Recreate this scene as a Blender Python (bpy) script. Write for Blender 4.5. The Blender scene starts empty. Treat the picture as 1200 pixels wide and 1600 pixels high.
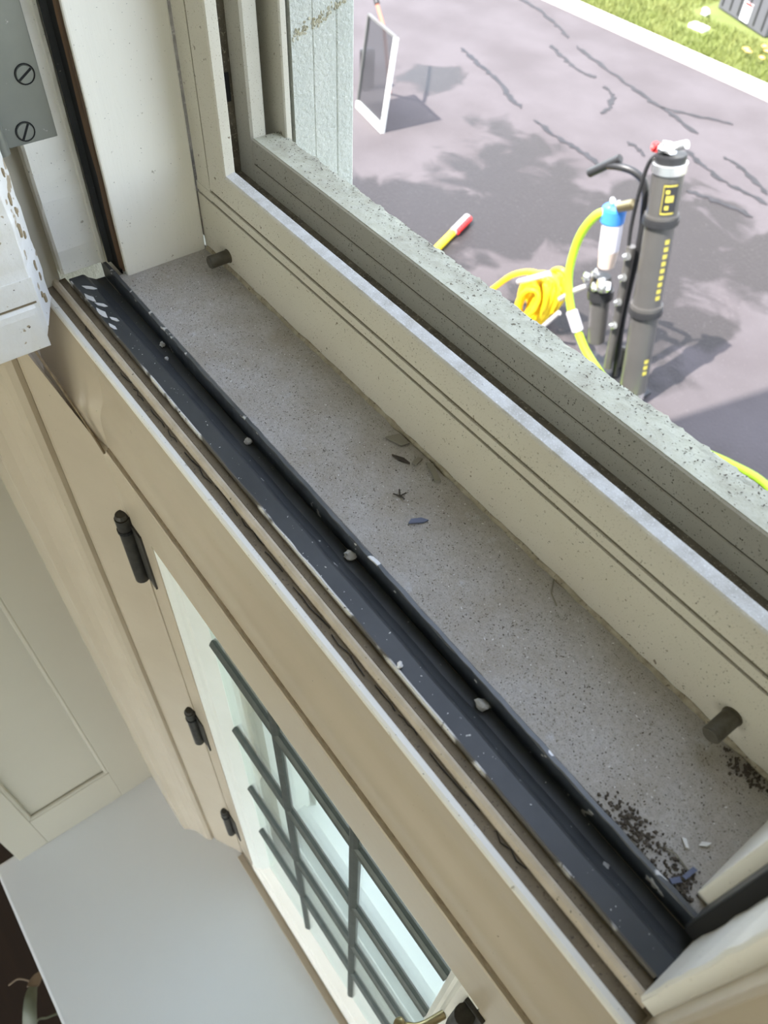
import bpy, bmesh, math, random
from mathutils import Vector, Matrix
random.seed(7)
S = bpy.context.scene
COL = S.collection

# ------------------------------------------------------------------ camera
cd = bpy.data.cameras.new('camera'); cam = bpy.data.objects.new('camera', cd); COL.objects.link(cam)
cd.sensor_fit = 'VERTICAL'; cd.sensor_height = 24.0; cd.lens = 1238.59/1600*24.0
cd.clip_start = 0.01; cd.clip_end = 200
AX = Vector((0.60446094, 0.63138773, -0.48577413)); 
R0 = Vector((0.60446094, 0.79576126, 0.03729603)); R1 = Vector((0.63138773, -0.45000328, -0.63154301)); R2 = Vector((-0.48577413, 0.40529134, -0.7744433))
m = Matrix.Identity(4)
for i in range(3):
    m[i][0] = R0[i]; m[i][1] = -R1[i]; m[i][2] = -R2[i]
m.translation = Vector((0.4355, -0.1971, 0.3))
cam.matrix_world = m
cd.dof.use_dof = True; cd.dof.focus_distance = 0.47; cd.dof.aperture_fstop = 10.0
S.camera = cam

# ------------------------------------------------------------------ sky, sun, exposure
SUN_EL = math.radians(57)
w = bpy.data.worlds.new('sky'); S.world = w; w.use_nodes = True
nt = w.node_tree; nt.nodes.clear()
sky = nt.nodes.new('ShaderNodeTexSky'); sky.sky_type = 'NISHITA'; sky.sun_disc = False
sky.sun_elevation = SUN_EL; sky.sun_rotation = math.radians(193); sky.air_density = 1.0; sky.dust_density = 1.2; sky.ozone_density = 1.0
bg = nt.nodes.new('ShaderNodeBackground'); bg.inputs['Strength'].default_value = 0.50
wo = nt.nodes.new('ShaderNodeOutputWorld')
hs_ = nt.nodes.new('ShaderNodeHueSaturation'); hs_.inputs['Saturation'].default_value = 0.55
nt.links.new(sky.outputs[0], hs_.inputs['Color']); nt.links.new(hs_.outputs[0], bg.inputs[0]); nt.links.new(bg.outputs[0], wo.inputs[0])
sl = bpy.data.lights.new('sun', 'SUN'); sl.energy = 6.4; sl.angle = math.radians(0.6); sl.color = (1.0, 0.95, 0.90)
so = bpy.data.objects.new('sun', sl); COL.objects.link(so)
sd = Vector((0.23*math.cos(SUN_EL), 0.973*math.cos(SUN_EL), -math.sin(SUN_EL)))
so.rotation_euler = sd.to_track_quat('-Z', 'Y').to_euler(); so.location = (-3, -9, 12)
S.view_settings.view_transform = 'Standard'; S.view_settings.look = 'None'
S.view_settings.gamma = 1.0; S.view_settings.use_curve_mapping = False
S.view_settings.exposure = 1.48

# ------------------------------------------------------------------ materials
def mat(name, col, rough=0.6, metal=0.0, var=None, specks=(), bump=None, spec=0.4, stretch=None, trans=0.0):
    """var=(scale,amount,col2); specks=[(scale,lo,hi,colour,detail)]; bump=(scale,strength)"""
    mt = bpy.data.materials.new(name); mt.use_nodes = True
    n = mt.node_tree.nodes; L = mt.node_tree.links
    b = n['Principled BSDF']
    b.inputs['Roughness'].default_value = rough; b.inputs['Metallic'].default_value = metal
    b.inputs['Specular IOR Level'].default_value = spec
    if trans: b.inputs['Transmission Weight'].default_value = trans
    tc = n.new('ShaderNodeTexCoord'); vec = tc.outputs['Object']
    if stretch:
        mp = n.new('ShaderNodeMapping'); mp.inputs['Scale'].default_value = stretch
        L.new(vec, mp.inputs[0]); svec = mp.outputs[0]
    else: svec = vec
    rgb = n.new('ShaderNodeRGB'); rgb.outputs[0].default_value = (*col, 1); cur = rgb.outputs[0]
    def noise(scale, detail=4.0, v=None):
        t = n.new('ShaderNodeTexNoise'); t.inputs['Scale'].default_value = scale; t.inputs['Detail'].default_value = detail
        t.inputs['Roughness'].default_value = 0.6
        L.new(v or vec, t.inputs['Vector']); return t.outputs['Fac']
    def mixin(cur, fac, c2, lo, hi, amt=1.0):
        mr = n.new('ShaderNodeMapRange'); mr.inputs[1].default_value = lo; mr.inputs[2].default_value = hi
        mr.inputs[3].default_value = 0; mr.inputs[4].default_value = amt; L.new(fac, mr.inputs[0])
        mx = n.new('ShaderNodeMix'); mx.data_type = 'RGBA'
        L.new(mr.outputs[0], mx.inputs['Factor']); L.new(cur, mx.inputs['A']); mx.inputs['B'].default_value = (*c2, 1)
        return mx.outputs['Result']
    if var:
        for q in (var if isinstance(var, list) else [var]):
            cur = mixin(cur, noise(q[0], 5, svec), q[2], 0.35, 0.68, q[1])
    for s in specks:
        cur = mixin(cur, noise(s[0], s[4] if len(s) > 4 else 3), s[3], s[1], s[2])
    L.new(cur, b.inputs['Base Color'])
    if bump:
        bp = n.new('ShaderNodeBump'); bp.inputs['Strength'].default_value = bump[1]; bp.inputs['Distance'].default_value = bump[2] if len(bump) > 2 else 0.0006
        L.new(noise(bump[0], 6, svec), bp.inputs['Height']); L.new(bp.outputs[0], b.inputs['Normal'])
    return mt

BROWN = (0.16, 0.105, 0.055); DIRT = (0.10, 0.085, 0.06)
M = {}
M['white'] = mat('white_paint', (0.86, 0.84, 0.76), 0.42, var=(30, .3, (0.80, 0.77, 0.66)), specks=[(900, .69, .72, DIRT), (140, .70, .74, (0.45, 0.42, 0.33))], bump=(90, .5, .0008), stretch=(1, 1, .12))
M['chipped'] = mat('chipped_white_paint', (0.80, 0.80, 0.77), 0.45, var=(60, .3, (0.70, 0.68, 0.60)), specks=[(75, .635, .65, (0.42, 0.35, 0.24)), (420, .70, .73, DIRT)], bump=(70, .9, .0015))
M['edgepaint'] = mat('worn_white_paint', (0.76, 0.74, 0.67), 0.45, var=(40, .4, (0.62, 0.58, 0.48)), specks=[(260, .67, .70, (0.12, .10, .07))], bump=(120, .7, .001))
M['trim'] = mat('cream_trim_paint', (0.53, 0.455, 0.345), 0.27, var=(14, .4, (0.46, 0.385, 0.285)), specks=[(500, .73, .76, DIRT)], bump=(60, .25, .0006))
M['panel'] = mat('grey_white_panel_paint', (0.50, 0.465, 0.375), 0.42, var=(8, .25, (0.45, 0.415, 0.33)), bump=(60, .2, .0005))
M['dirtytrim'] = mat('grimy_trim_paint', (0.22, 0.175, 0.11), 0.7, var=(60, .7, (0.12, 0.095, 0.06)), specks=[(700, .69, .73, (0.36, .31, .22)), (900, .62, .67, (0.08, .06, .04))], bump=(300, .5, .0005))
M['bead'] = mat('bead_trim_paint', (0.60, 0.52, 0.40), 0.45, var=(90, .5, (0.40, 0.33, 0.22)), specks=[(600, .66, .70, DIRT)])
M['frame'] = mat('beige_aluminium', (0.51, 0.485, 0.40), 0.5, var=(25, .4, (0.44, 0.40, 0.31)), specks=[(1300, .64, .68, (0.17, .14, .09)), (260, .70, .73, (0.15, .12, .08))], bump=(700, .15, .0003))
M['frametop'] = mat('dusty_aluminium_edge', (0.55, 0.54, 0.50), 0.7, var=(120, .8, (0.36, 0.34, 0.29)), specks=[(1500, .58, .66, (0.70, .70, .68)), (600, .70, .73, DIRT)], bump=(1200, .4, .0004))
M['outertop'] = mat('lichened_aluminium_edge', (0.47, 0.465, 0.35), 0.85, var=[(45, .8, (0.30, 0.275, 0.20)), (160, .5, (0.52, .52, .42))], specks=[(300, .66, .70, (0.13, .11, .07)), (900, .64, .70, (0.20, .18, .13))], bump=(600, .4, .0006))
M['trackdirt'] = mat('track_grime', (0.17, 0.145, 0.105), 0.95, var=(90, .8, (0.07, 0.06, 0.042)), specks=[(700, .60, .66, (0.30, .26, .19))], bump=(500, 1, .001))
M['caulk'] = mat('dirty_caulk', (0.36, 0.32, 0.23), 0.8, var=(200, .8, (0.18, .145, .09)), specks=[(600, .6, .66, (0.12, .09, .055))])
M['groove'] = mat('grimy_groove', (0.10, 0.085, 0.055), 0.9)
M['seamdirt'] = mat('brown_seam_dirt', (0.17, 0.125, 0.075), 0.9, var=(220, .8, (0.30, .235, .15)))
M['gasket'] = mat('black_slot', (0.012, 0.012, 0.012), 0.8)
M['sill'] = mat('dusty_sill', (0.49, 0.46, 0.415), 0.85, var=[(13, .6, (0.38, 0.33, 0.255)), (45, .6, (0.60, .59, .58)), (420, .5, (0.34, .31, .26))], specks=[(75, .64, .78, (0.56, .56, .56), 3), (1700, .60, .66, (0.12, .10, .07)), (1500, .66, .70, (0.62, .60, .56)), (420, .735, .75, (0.09, .07, .05))], bump=(900, .7, .0006), spec=0.3)
M['black'] = mat('black_weatherstrip', (0.050, 0.054, 0.056), 0.42, 0.0, var=(40, .6, (0.080, 0.085, 0.087)), specks=[(520, .725, .74, (0.55, .55, .52)), (90, .70, .72, (0.50, .50, .47))], bump=(60, .2, .0006), spec=0.35)
M['lip'] = mat('chipped_black_lip', (0.028, 0.034, 0.042), 0.4, var=(70, .5, (0.06, 0.07, 0.08)), specks=[(95, .64, .655, (0.55, .55, .53))], bump=(120, .4, .0008), spec=0.5)
M['chip'] = mat('brown_chip', (0.34, 0.27, 0.16), 0.8, var=(300, .8, (0.20, .15, .09)))
M['paintedge'] = mat('patchy_paint_edge', (0.10, 0.09, 0.07), 0.6, specks=[(28, .52, .56, (0.66, .65, .60)), (300, .62, .66, (0.12, .10, .07))])
M['lipedge'] = mat('scraped_metal_edge', (0.13, 0.135, 0.135), 0.4, 0.4, var=(60, .6, (0.06, .065, .07)), specks=[(70, .60, .62, (0.62, .62, .60))])
M['rawwood'] = mat('bare_brown_wood', (0.20, 0.11, 0.055), 0.8, var=(60, .8, (0.06, 0.04, 0.025)), stretch=(1, 1, .08), bump=(60, .8, .001))
M['steel'] = mat('worn_steel', (0.42, 0.44, 0.40), 0.36, 0.7, var=(25, .5, (0.30, 0.32, 0.29)), specks=[(160, .68, .70, (0.7, .7, .68))], bump=(200, .15, .0004))
M['pin'] = mat('dull_dark_steel', (0.13, 0.12, 0.095), 0.55, 0.6, var=(200, .7, (0.07, 0.06, 0.045)))
M['iron'] = mat('black_iron', (0.035, 0.033, 0.030), 0.5, 0.3, var=(120, .6, (0.09, .085, .07)))
M['brass'] = mat('aged_brass', (0.35, 0.29, 0.17), 0.35, 0.9)
M['lead'] = mat('lead_came', (0.085, 0.095, 0.085), 0.55, 0.5, var=(80, .5, (0.14, .155, .14)))
M['stool'] = mat('white_seat_paint', (0.74, 0.75, 0.74), 0.30, var=(7, .2, (0.68, .68, .66)), specks=[(60, .755, .77, (0.28, .27, .25))], bump=(40, .05, .0003))
M['outwhite'] = mat('white_aluminium', (0.80, 0.82, 0.76), 0.5, var=(20, .3, (0.70, .72, .64)))
M['stucco'] = mat('pale_rough_stucco', (0.50, 0.51, 0.45), 0.9, var=(40, .6, (0.42, .44, .385)), specks=[(500, .58, .68, (0.60, .61, .55))], bump=(350, 1.0, .002))
M['stain'] = mat('ochre_stain', (0.36, 0.33, 0.22), 0.9, var=(150, .7, (0.45, .44, .36)))
M['floor'] = mat('dark_wood', (0.018, 0.010, 0.006), 0.5, var=(6, .6, (0.03, .016, .009)), stretch=(1, 8, 1))
M['roomwall'] = mat('cream_wall', (0.55, 0.48, 0.38), 0.8)
M['ceil'] = mat('ceiling_white', (0.30, 0.25, 0.20), 0.9)
M['leaf'] = mat('dull_green_leaf', (0.13, 0.14, 0.09), 0.5, var=(30, .6, (0.09, .11, .07)))
M['leaftip'] = mat('brown_leaf_tip', (0.20, 0.15, 0.10), 0.7)
M['curb'] = mat('pale_concrete', (0.50, 0.48, 0.44), 0.9, var=(6, .3, (0.42, .40, .37)))
M['soil'] = mat('lawn_soil', (0.08, 0.10, 0.022), 0.95, var=(3, .7, (0.12, .135, .035)))
M['grass'] = mat('grass_blade', (0.090, 0.115, 0.017), 0.7, var=(2.5, .7, (0.15, .155, .04)))
M['tar'] = mat('tar_seam', (0.012, 0.011, 0.012), 0.6, var=(9, .5, (0.03, .028, .03)))
M['blackplastic'] = mat('black_plastic', (0.022, 0.022, 0.023), 0.4)
M['tube'] = mat('dark_grey_housing', (0.11, 0.105, 0.098), 0.30, 0.45, var=(6, .4, (0.15, .143, .135)))
M['silver'] = mat('silver_fitting', (0.75, 0.75, 0.74), 0.25, 0.9)
M['gold'] = mat('gold_print', (0.42, 0.35, 0.06), 0.5)
M['blue'] = mat('blue_cap', (0.05, 0.22, 0.62), 0.35)
M['canister'] = mat('milky_canister', (0.62, 0.60, 0.66), 0.25)
M['filter'] = mat('tan_filter', (0.52, 0.42, 0.36), 0.6)
M['lime'] = mat('lime_hose', (0.42, 0.66, 0.03), 0.4)
M['yellow'] = mat('yellow_hose', (0.88, 0.62, 0.02), 0.4)
M['red'] = mat('red_grip', (0.62, 0.03, 0.03), 0.5)
M['greygrip'] = mat('grey_sleeve', (0.40, 0.38, 0.38), 0.5)
M['darkmetal'] = mat('dull_metal_strip', (0.10, 0.10, 0.095), 0.5)
M['orange'] = mat('faded_orange_pole', (0.42, 0.16, 0.10), 0.6)
M['paneframe'] = mat('white_sash_frame', (0.85, 0.85, 0.80), 0.4)
M['tote'] = mat('charcoal_tote', (0.075, 0.075, 0.082), 0.5)
M['paper'] = mat('white_paper', (0.85, 0.85, 0.85), 0.7)
M['petal'] = mat('orange_petals', (0.80, 0.36, 0.10), 0.7)
M['flakegrey'] = mat('grey_flake', (0.27, 0.25, 0.20), 0.85)
M['flakedark'] = mat('dark_leaf_bit', (0.05, 0.04, 0.03), 0.8)
M['flakeblue'] = mat('blue_grey_flake', (0.14, 0.16, 0.24), 0.6)
M['flakewhite'] = mat('white_flake', (0.80, 0.80, 0.78), 0.6)
M['heap'] = mat('dark_crumbs', (0.12, 0.10, 0.075), 0.95, var=(500, .8, (0.05, .04, .03)))
M['siding'] = mat('pale_far_wall', (0.50, 0.50, 0.48), 0.9)  # pale so that the added far wall reflects sunlight towards the window
# asphalt: patchy, partly wet
def asphalt():
    mt = bpy.data.materials.new('asphalt'); mt.use_nodes = True
    n = mt.node_tree.nodes; L = mt.node_tree.links; b = n['Principled BSDF']
    g = n.new('ShaderNodeNewGeometry'); P = g.outputs['Position']
    def noise(s, d=6, dist=0.0):
        t = n.new('ShaderNodeTexNoise'); t.inputs['Scale'].default_value = s; t.inputs['Detail'].default_value = d; t.inputs['Distortion'].default_value = dist
        L.new(P, t.inputs['Vector']); return t.outputs['Fac']
    def mth(op, a, bb):
        t = n.new('ShaderNodeMath'); t.operation = op
        for i, v in enumerate((a, bb)):
            if isinstance(v, (int, float)): t.inputs[i].default_value = v
            else: L.new(v, t.inputs[i])
        return t.outputs[0]
    def mr(v, lo, hi, a=0., c=1.):
        t = n.new('ShaderNodeMapRange'); t.inputs[1].default_value = lo; t.inputs[2].default_value = hi; t.inputs[3].default_value = a; t.inputs[4].default_value = c
        L.new(v, t.inputs[0]); return t.outputs[0]
    def blob(cx, cy, r0, r1):
        c = n.new('ShaderNodeVectorMath'); c.operation = 'DISTANCE'; L.new(P, c.inputs[0]); c.inputs[1].default_value = (cx, cy, -2.3)
        return mr(c.outputs['Value'], r0, r1, 1, 0)
    wet = blob(-2.7, 3.3, .35, 1.0)
    for a in ((-3.2, 3.75, .1, .75), (-2.0, 3.9, .3, .95), (-3.0, 2.6, .3, .9), (-1.2, 4.2, .2, .85), (-1.6, 3.1, .3, .9), (-4.4, 4.1, .05, .5)):
        wet = mth('MAXIMUM', wet, blob(*a))
    wetn = mr(mth('ADD', mth('MULTIPLY', wet, .5), noise(3.2, 8, .6)), .74, .86)
    base = n.new('ShaderNodeMix'); base.data_type = 'RGBA'
    base.inputs['A'].default_value = (0.078, 0.069, 0.071, 1); base.inputs['B'].default_value = (0.062, 0.054, 0.055, 1)
    L.new(mr(noise(2.0), .35, .65), base.inputs['Factor'])
    m2 = n.new('ShaderNodeMix'); m2.data_type = 'RGBA'; L.new(base.outputs['Result'], m2.inputs['A']); m2.inputs['B'].default_value = (0.029, 0.0255, 0.025, 1)
    L.new(wetn, m2.inputs['Factor'])
    m3 = n.new('ShaderNodeMix'); m3.data_type = 'RGBA'; L.new(m2.outputs['Result'], m3.inputs['A']); m3.inputs['B'].default_value = (0.11, 0.10, 0.098, 1)
    L.new(mr(noise(90, 2), .66, .74), m3.inputs['Factor'])
    b.inputs['Specular IOR Level'].default_value = 0.15
    L.new(m3.outputs['Result'], b.inputs['Base Color'])
    L.new(mr(wetn, 0, 1, .8, .45), b.inputs['Roughness'])
    bp = n.new('ShaderNodeBump'); bp.inputs['Strength'].default_value = .5; bp.inputs['Distance'].default_value = .006; L.new(noise(70, 4), bp.inputs['Height']); L.new(bp.outputs[0], b.inputs['Normal'])
    return mt
M['asphalt'] = asphalt()
def glassmat():
    mt = bpy.data.materials.new('window_glass'); mt.use_nodes = True
    n = mt.node_tree.nodes; L = mt.node_tree.links; n.remove(n['Principled BSDF'])
    t = n.new('ShaderNodeBsdfTransparent'); t.inputs[0].default_value = (0.93, 0.97, 0.93, 1)
    g = n.new('ShaderNodeBsdfGlossy'); g.inputs['Roughness'].default_value = 0.02
    lw_ = n.new('ShaderNodeLayerWeight'); lw_.inputs[0].default_value = .5
    pw_ = n.new('ShaderNodeMath'); pw_.operation = 'POWER'; pw_.inputs[1].default_value = 4.0; L.new(lw_.outputs['Facing'], pw_.inputs[0])
    f = n.new('ShaderNodeMath'); f.operation = 'MULTIPLY_ADD'; f.inputs[1].default_value = .6; f.inputs[2].default_value = .04; L.new(pw_.outputs[0], f.inputs[0])
    mx = n.new('ShaderNodeMixShader'); L.new(f.outputs[0], mx.inputs[0]); L.new(t.outputs[0], mx.inputs[1]); L.new(g.outputs[0], mx.inputs[2])
    L.new(mx.outputs[0], n['Material Output'].inputs[0]); return mt
M['glass'] = glassmat()

def hazy():
    mt = bpy.data.materials.new('hazy_glass'); mt.use_nodes = True
    n = mt.node_tree.nodes; L = mt.node_tree.links; n.remove(n['Principled BSDF'])
    t = n.new('ShaderNodeBsdfTransparent'); t.inputs[0].default_value = (0.62, 0.63, 0.64, 1)
    g = n.new('ShaderNodeBsdfGlossy'); g.inputs['Roughness'].default_value = 0.12; g.inputs[0].default_value = (.8, .82, .82, 1)
    mx = n.new('ShaderNodeMixShader'); mx.inputs[0].default_value = .35; L.new(t.outputs[0], mx.inputs[1]); L.new(g.outputs[0], mx.inputs[2])
    L.new(mx.outputs[0], n['Material Output'].inputs[0]); return mt
M['hazy'] = hazy()

# ------------------------------------------------------------------ mesh helpers (world coordinates in, part-local out)
class MB:
    def __init__(s): s.bm = bmesh.new()
    def box(s, x0, x1, y0, y1, z0, z1, bev=0.0, rot=None):
        r = bmesh.ops.create_cube(s.bm, size=1.0); vs = r['verts']
        c = Vector(((x0+x1)/2, (y0+y1)/2, (z0+z1)/2)); d = Vector((abs(x1-x0), abs(y1-y0), abs(z1-z0)))
        for v in vs:
            p = Vector((v.co.x*d.x, v.co.y*d.y, v.co.z*d.z))
            if rot: p = rot @ p
            v.co = c + p
        if bev:
            es = list({e for v in vs for e in v.link_edges})
            bmesh.ops.bevel(s.bm, geom=es, offset=bev, segments=2, affect='EDGES', profile=0.6)
        return s
    def prism(s, pts, axis, a, b, bev=0.0, a_cut=None, b_cut=None, seg=1):
        """extrude the 2-D polygon pts along axis from a to b. a_cut/b_cut(p)->extra offset at each end (mitres)."""
        def P(p, t):
            if axis == 'x': return (t, p[0], p[1])
            if axis == 'y': return (p[0], t, p[1])
            return (p[0], p[1], t)
        rings = []
        for k in range(seg+1):
            f = k/seg; ring = []
            for p in pts:
                aa = a+(a_cut(p) if a_cut else 0); bb = b+(b_cut(p) if b_cut else 0)
                ring.append(s.bm.verts.new(P(p, aa+(bb-aa)*f)))
            rings.append(ring)
        n = len(pts)
        for k in range(seg):
            for i in range(n):
                s.bm.faces.new((rings[k][i], rings[k][(i+1) % n], rings[k+1][(i+1) % n], rings[k+1][i]))
        try:
            s.bm.faces.new(rings[0][::-1]); s.bm.faces.new(rings[-1])
        except ValueError: pass
        if bev:
            es = [e for e in s.bm.edges if all(v in set(rings[0]+rings[-1]) for v in e.verts) and e.verts[0] in rings[0] and e.verts[1] in rings[-1] or (e.verts[1] in rings[0] and e.verts[0] in rings[-1])]
            if seg == 1: bmesh.ops.bevel(s.bm, geom=es, offset=bev, segments=2, affect='EDGES', profile=0.6)
        return s
    def cyl(s, a, b, r, r2=None, n=16, bev=0.0):
        a = Vector(a); b = Vector(b); d = b-a; q = d.to_track_quat('Z', 'Y')
        mt = Matrix.Translation((a+b)/2) @ q.to_matrix().to_4x4()
        rr = bmesh.ops.create_cone(s.bm, cap_ends=True, cap_tris=False, segments=n, radius1=r, radius2=r if r2 is None else r2, depth=d.length, matrix=mt)
        if bev:
            vs = set(rr['verts']); es = [e for e in s.bm.edges if e.verts[0] in vs and e.verts[1] in vs and len(e.link_faces) == 2 and max(len(f.verts) for f in e.link_faces) > 4]
            bmesh.ops.bevel(s.bm, geom=es, offset=bev, segments=2, affect='EDGES')
        return s
    def tube(s, pts, r, n=10, closed=False):
        pts = [Vector(p) for p in pts]; rings = []; N = len(pts); prev = None
        for i, p in enumerate(pts):
            if closed: t = pts[(i+1) % N]-pts[i-1]
            else: t = pts[min(i+1, N-1)]-pts[max(i-1, 0)]
            t.normalize()
            if prev is None:
                u = t.cross(Vector((0, 0, 1)));  u = t.cross(Vector((1, 0, 0))) if u.length < .1 else u
            else: u = prev-t*prev.dot(t)
            u.normalize(); v = t.cross(u); prev = u
            rad = r[i] if isinstance(r, (list, tuple)) else r
            rings.append([s.bm.verts.new(p+(u*math.cos(2*math.pi*k/n)+v*math.sin(2*math.pi*k/n))*rad) for k in range(n)])
        for i in range(N if closed else N-1):
            A = rings[i]; B = rings[(i+1) % N]
            for k in range(n): s.bm.faces.new((A[k], A[(k+1) % n], B[(k+1) % n], B[k]))
        if not closed: s.bm.faces.new(rings[0][::-1]); s.bm.faces.new(rings[-1])
        return s
    def chunk(s, c, sx, sy, sz, seed):
        rn = random.Random(seed); r = bmesh.ops.create_icosphere(s.bm, subdivisions=2, radius=1.0); a = rn.random()*6.28
        for v in r['verts']:
            k = 1+rn.uniform(-.28, .28); x, y, z = v.co.x*sx*k, v.co.y*sy*k, v.co.z*sz*k
            v.co = Vector((c[0]+x*math.cos(a)-y*math.sin(a), c[1]+x*math.sin(a)+y*math.cos(a), c[2]+z))
        return s
    def flake(s, c, pts, th, ang):
        ca, sa = math.cos(ang), math.sin(ang)
        pp = [(c[0]+x*ca-y*sa, c[1]+x*sa+y*ca) for x, y in pts]
        top = [s.bm.verts.new((x, y, c[2]+th+0.0006*random.random())) for x, y in pp]; bot = [s.bm.verts.new((x, y, c[2])) for x, y in pp]
        n = len(pp); s.bm.faces.new(top); s.bm.faces.new(bot[::-1])
        for i in range(n): s.bm.faces.new((bot[i], bot[(i+1) % n], top[(i+1) % n], top[i]))
        return s
    def build(s, name, m, parent=None, smooth=False, mats=None):
        bmesh.ops.recalc_face_normals(s.bm, faces=s.bm.faces[:])
        off = Vector((0, 0, 0)); p = parent
        while p: off += p.location; p = p.parent
        if off.length:
            for v in s.bm.verts: v.co -= off
        me = bpy.data.meshes.new(name); s.bm.to_mesh(me); s.bm.free()
        me.materials.append(M[m] if isinstance(m, str) else m)
        o = bpy.data.objects.new(name, me); COL.objects.link(o); o.parent = parent
        if smooth:
            for f in me.polygons: f.use_smooth = True
            md = o.modifiers.new('n', 'EDGE_SPLIT'); md.split_angle = math.radians(40)
        return o
def tag(o, label=None, cat=None, group=None, kind=None):
    if label: o['label'] = label
    if cat: o['category'] = cat
    if group: o['group'] = group
    if kind: o['kind'] = kind
    return o
def empty(name, loc, **k):
    o = bpy.data.objects.new(name, None); o.empty_display_size = .02; COL.objects.link(o); o.location = loc
    return tag(o, **k)
def copy_part(o, parent, delta=(0, 0, 0)):
    c = o.copy(); COL.objects.link(c); c.parent = parent; c.location = o.location+Vector(delta)
    return c
def bez(pts, n=8):
    """Catmull-Rom through pts"""
    P = [Vector(p) for p in pts]; P = [P[0]*2-P[1]]+P+[P[-1]*2-P[-2]]; out = []
    for i in range(1, len(P)-2):
        for k in range(n):
            t = k/n; a, b, c, d = P[i-1:i+3]
            out.append(0.5*((2*b)+(c-a)*t+(2*a-5*b+4*c-d)*t*t+(3*b-a-3*c+d)*t**3))
    out.append(P[-2]); return out
def wobble(o, amp, scale, axis=2, zmin=None):
    import mathutils.noise as nz
    for v in o.data.vertices:
        if zmin is None or v.co.z > zmin:
            v.co[axis] += nz.noise(v.co*scale)*amp

ST = dict(kind='structure')
GZ = -2.3      # driveway level
# ================================================================== SETTING: house, room
def wall_with_hole(name, m, x0, x1, z0, z1, hx0, hx1, hz0, hz1, y0, y1):
    b = MB()
    b.box(x0, hx0, y0, y1, z0, z1); b.box(hx1, x1, y0, y1, z0, z1)
    b.box(hx0, hx1, y0, y1, z0, hz0); b.box(hx0, hx1, y0, y1, hz1, z1)
    return tag(b.build(name, m), kind='structure')
tag(wall_with_hole('wall_front', 'stucco', -1.40, 4.2, GZ, 3.1, -.16, .62, -1.05, .98, -.10, .075), label='house front wall of pale stucco around the window')
w_in = wall_with_hole('wall_front_inner', 'roomwall', -1.40, 4.2, -1.45, 1.25, -.155, .615, -1.0, .98, -.385, -.1005)
w_in['label'] = 'cream inner wall around the window niche'
tag(MB().box(-1.455, -1.40, -4.2, .075, GZ, 3.1).build('wall_left', 'roomwall'), label='plain cream side wall of the room', **ST)
tag(MB().box(-7, -1.456, -.1, .075, GZ, .95).build('wall_front_wing', 'stucco'), label='low stucco wall of the side wing', **ST)
tag(MB().box(-7.1, -1.456, -4.2, .15, .95, 1.10).build('roof_wing', 'stucco'), label='low flat roof of the side wing', **ST)
tag(MB().box(-1.455, 4.2, -4.2, .076, 3.1, 3.3).build('roof_main', 'stucco'), label='flat roof over the taller house part', **ST)
tag(MB().box(-1.40, 4.2, -4.0, -.385, 1.25, 1.35).build('ceiling', 'ceil'), label='plain brown ceiling of the room', **ST)
tag(MB().box(-1.40, 4.2, -4.0, -.385, -1.55, -1.45).build('floor', 'floor'), label='dark brown wooden floor below the window seat', **ST)
b = MB(); b.box(-1.4, 4.2, -4.2, -4.0, GZ, -1.45); b.box(-1.4, 4.2, -4.2, -4.0, .62, 3.1)
for x0, x1 in ((-1.4, -.9), (.5, .75), (2.15, 2.4), (3.8, 4.2)): b.box(x0, x1, -4.2, -4.0, -1.45, .62)  # openings added so level daylight reaches the room-facing surfaces
tag(b.build('wall_back', 'roomwall'), label='cream back wall with three openings added to let daylight in', **ST)
tag(MB().box(-16, 14, -16, -4.2, GZ-.12, GZ).build('floor_back_bounce', 'soil'), label='unseen ground behind the house, added to bounce sunlight into the room', **ST)  # added out of view, bounces sunlight up onto the ceiling
tag(MB().box(-14, 12, 14, 14.3, GZ, 4.5).build('wall_far_added', 'siding'), label='unseen pale wall added beyond the lawn to shape the light', **ST)  # unseen wall added to block the low sky and throw light back
b = MB(); b.box(4.2, 4.35, -4.2, .075, GZ, -1.45); b.box(4.2, 4.35, -4.2, .075, .62, 3.1); b.box(4.2, 4.35, -.9, .075, -1.45, .62); b.box(4.2, 4.35, -4.2, -3.7, -1.45, .62); b.box(4.2, 4.35, -2.35, -2.2, -1.45, .62)  # tall openings added here as a daylight source for the room
tag(b.build('wall_right', 'roomwall'), label='cream side wall with two tall openings added to let daylight in', **ST)
# ground outside
d = MB(); d.box(-16, 14, .076, 6.0, GZ-.12, GZ); drive = tag(d.build('floor_driveway', 'asphalt'), label='grey patched asphalt driveway with tar-filled cracks', **ST)
cracks = [[(-5.6, 5.95), (-5.26, 5.83), (-5.01, 5.79), (-4.65, 5.67), (-4.4, 5.55)], [(-4.38, 5.32), (-4.14, 5.23), (-3.9, 5.16), (-3.72, 5.17)],
 [(-4.25, 5.49), (-3.92, 5.4), (-3.55, 5.31), (-3.25, 5.23), (-2.97, 5.18), (-2.67, 5.1)], [(-4.73, 4.64), (-4.51, 4.58), (-4.36, 4.53), (-4.14, 4.49), (-3.86, 4.36), (-3.65, 4.3)],
 [(-3.47, 4.26), (-3.19, 4.2), (-2.97, 4.2), (-2.75, 4.16)], [(-2.56, 4.83), (-2.34, 4.76), (-2.08, 4.7), (-1.79, 4.71)], [(-2.35, 4.98), (-2.17, 4.95), (-1.86, 4.81)],
 [(-3.58, 5.12), (-3.43, 5.04), (-3.3, 4.86), (-3.27, 4.74)], [(-2.87, 4.57), (-2.78, 4.57), (-2.66, 4.51)], [(-3.1, 5.2), (-2.85, 5.33), (-2.62, 5.45)], [(-2.2, 4.4), (-2.0, 4.46), (-1.75, 4.5)]]
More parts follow.
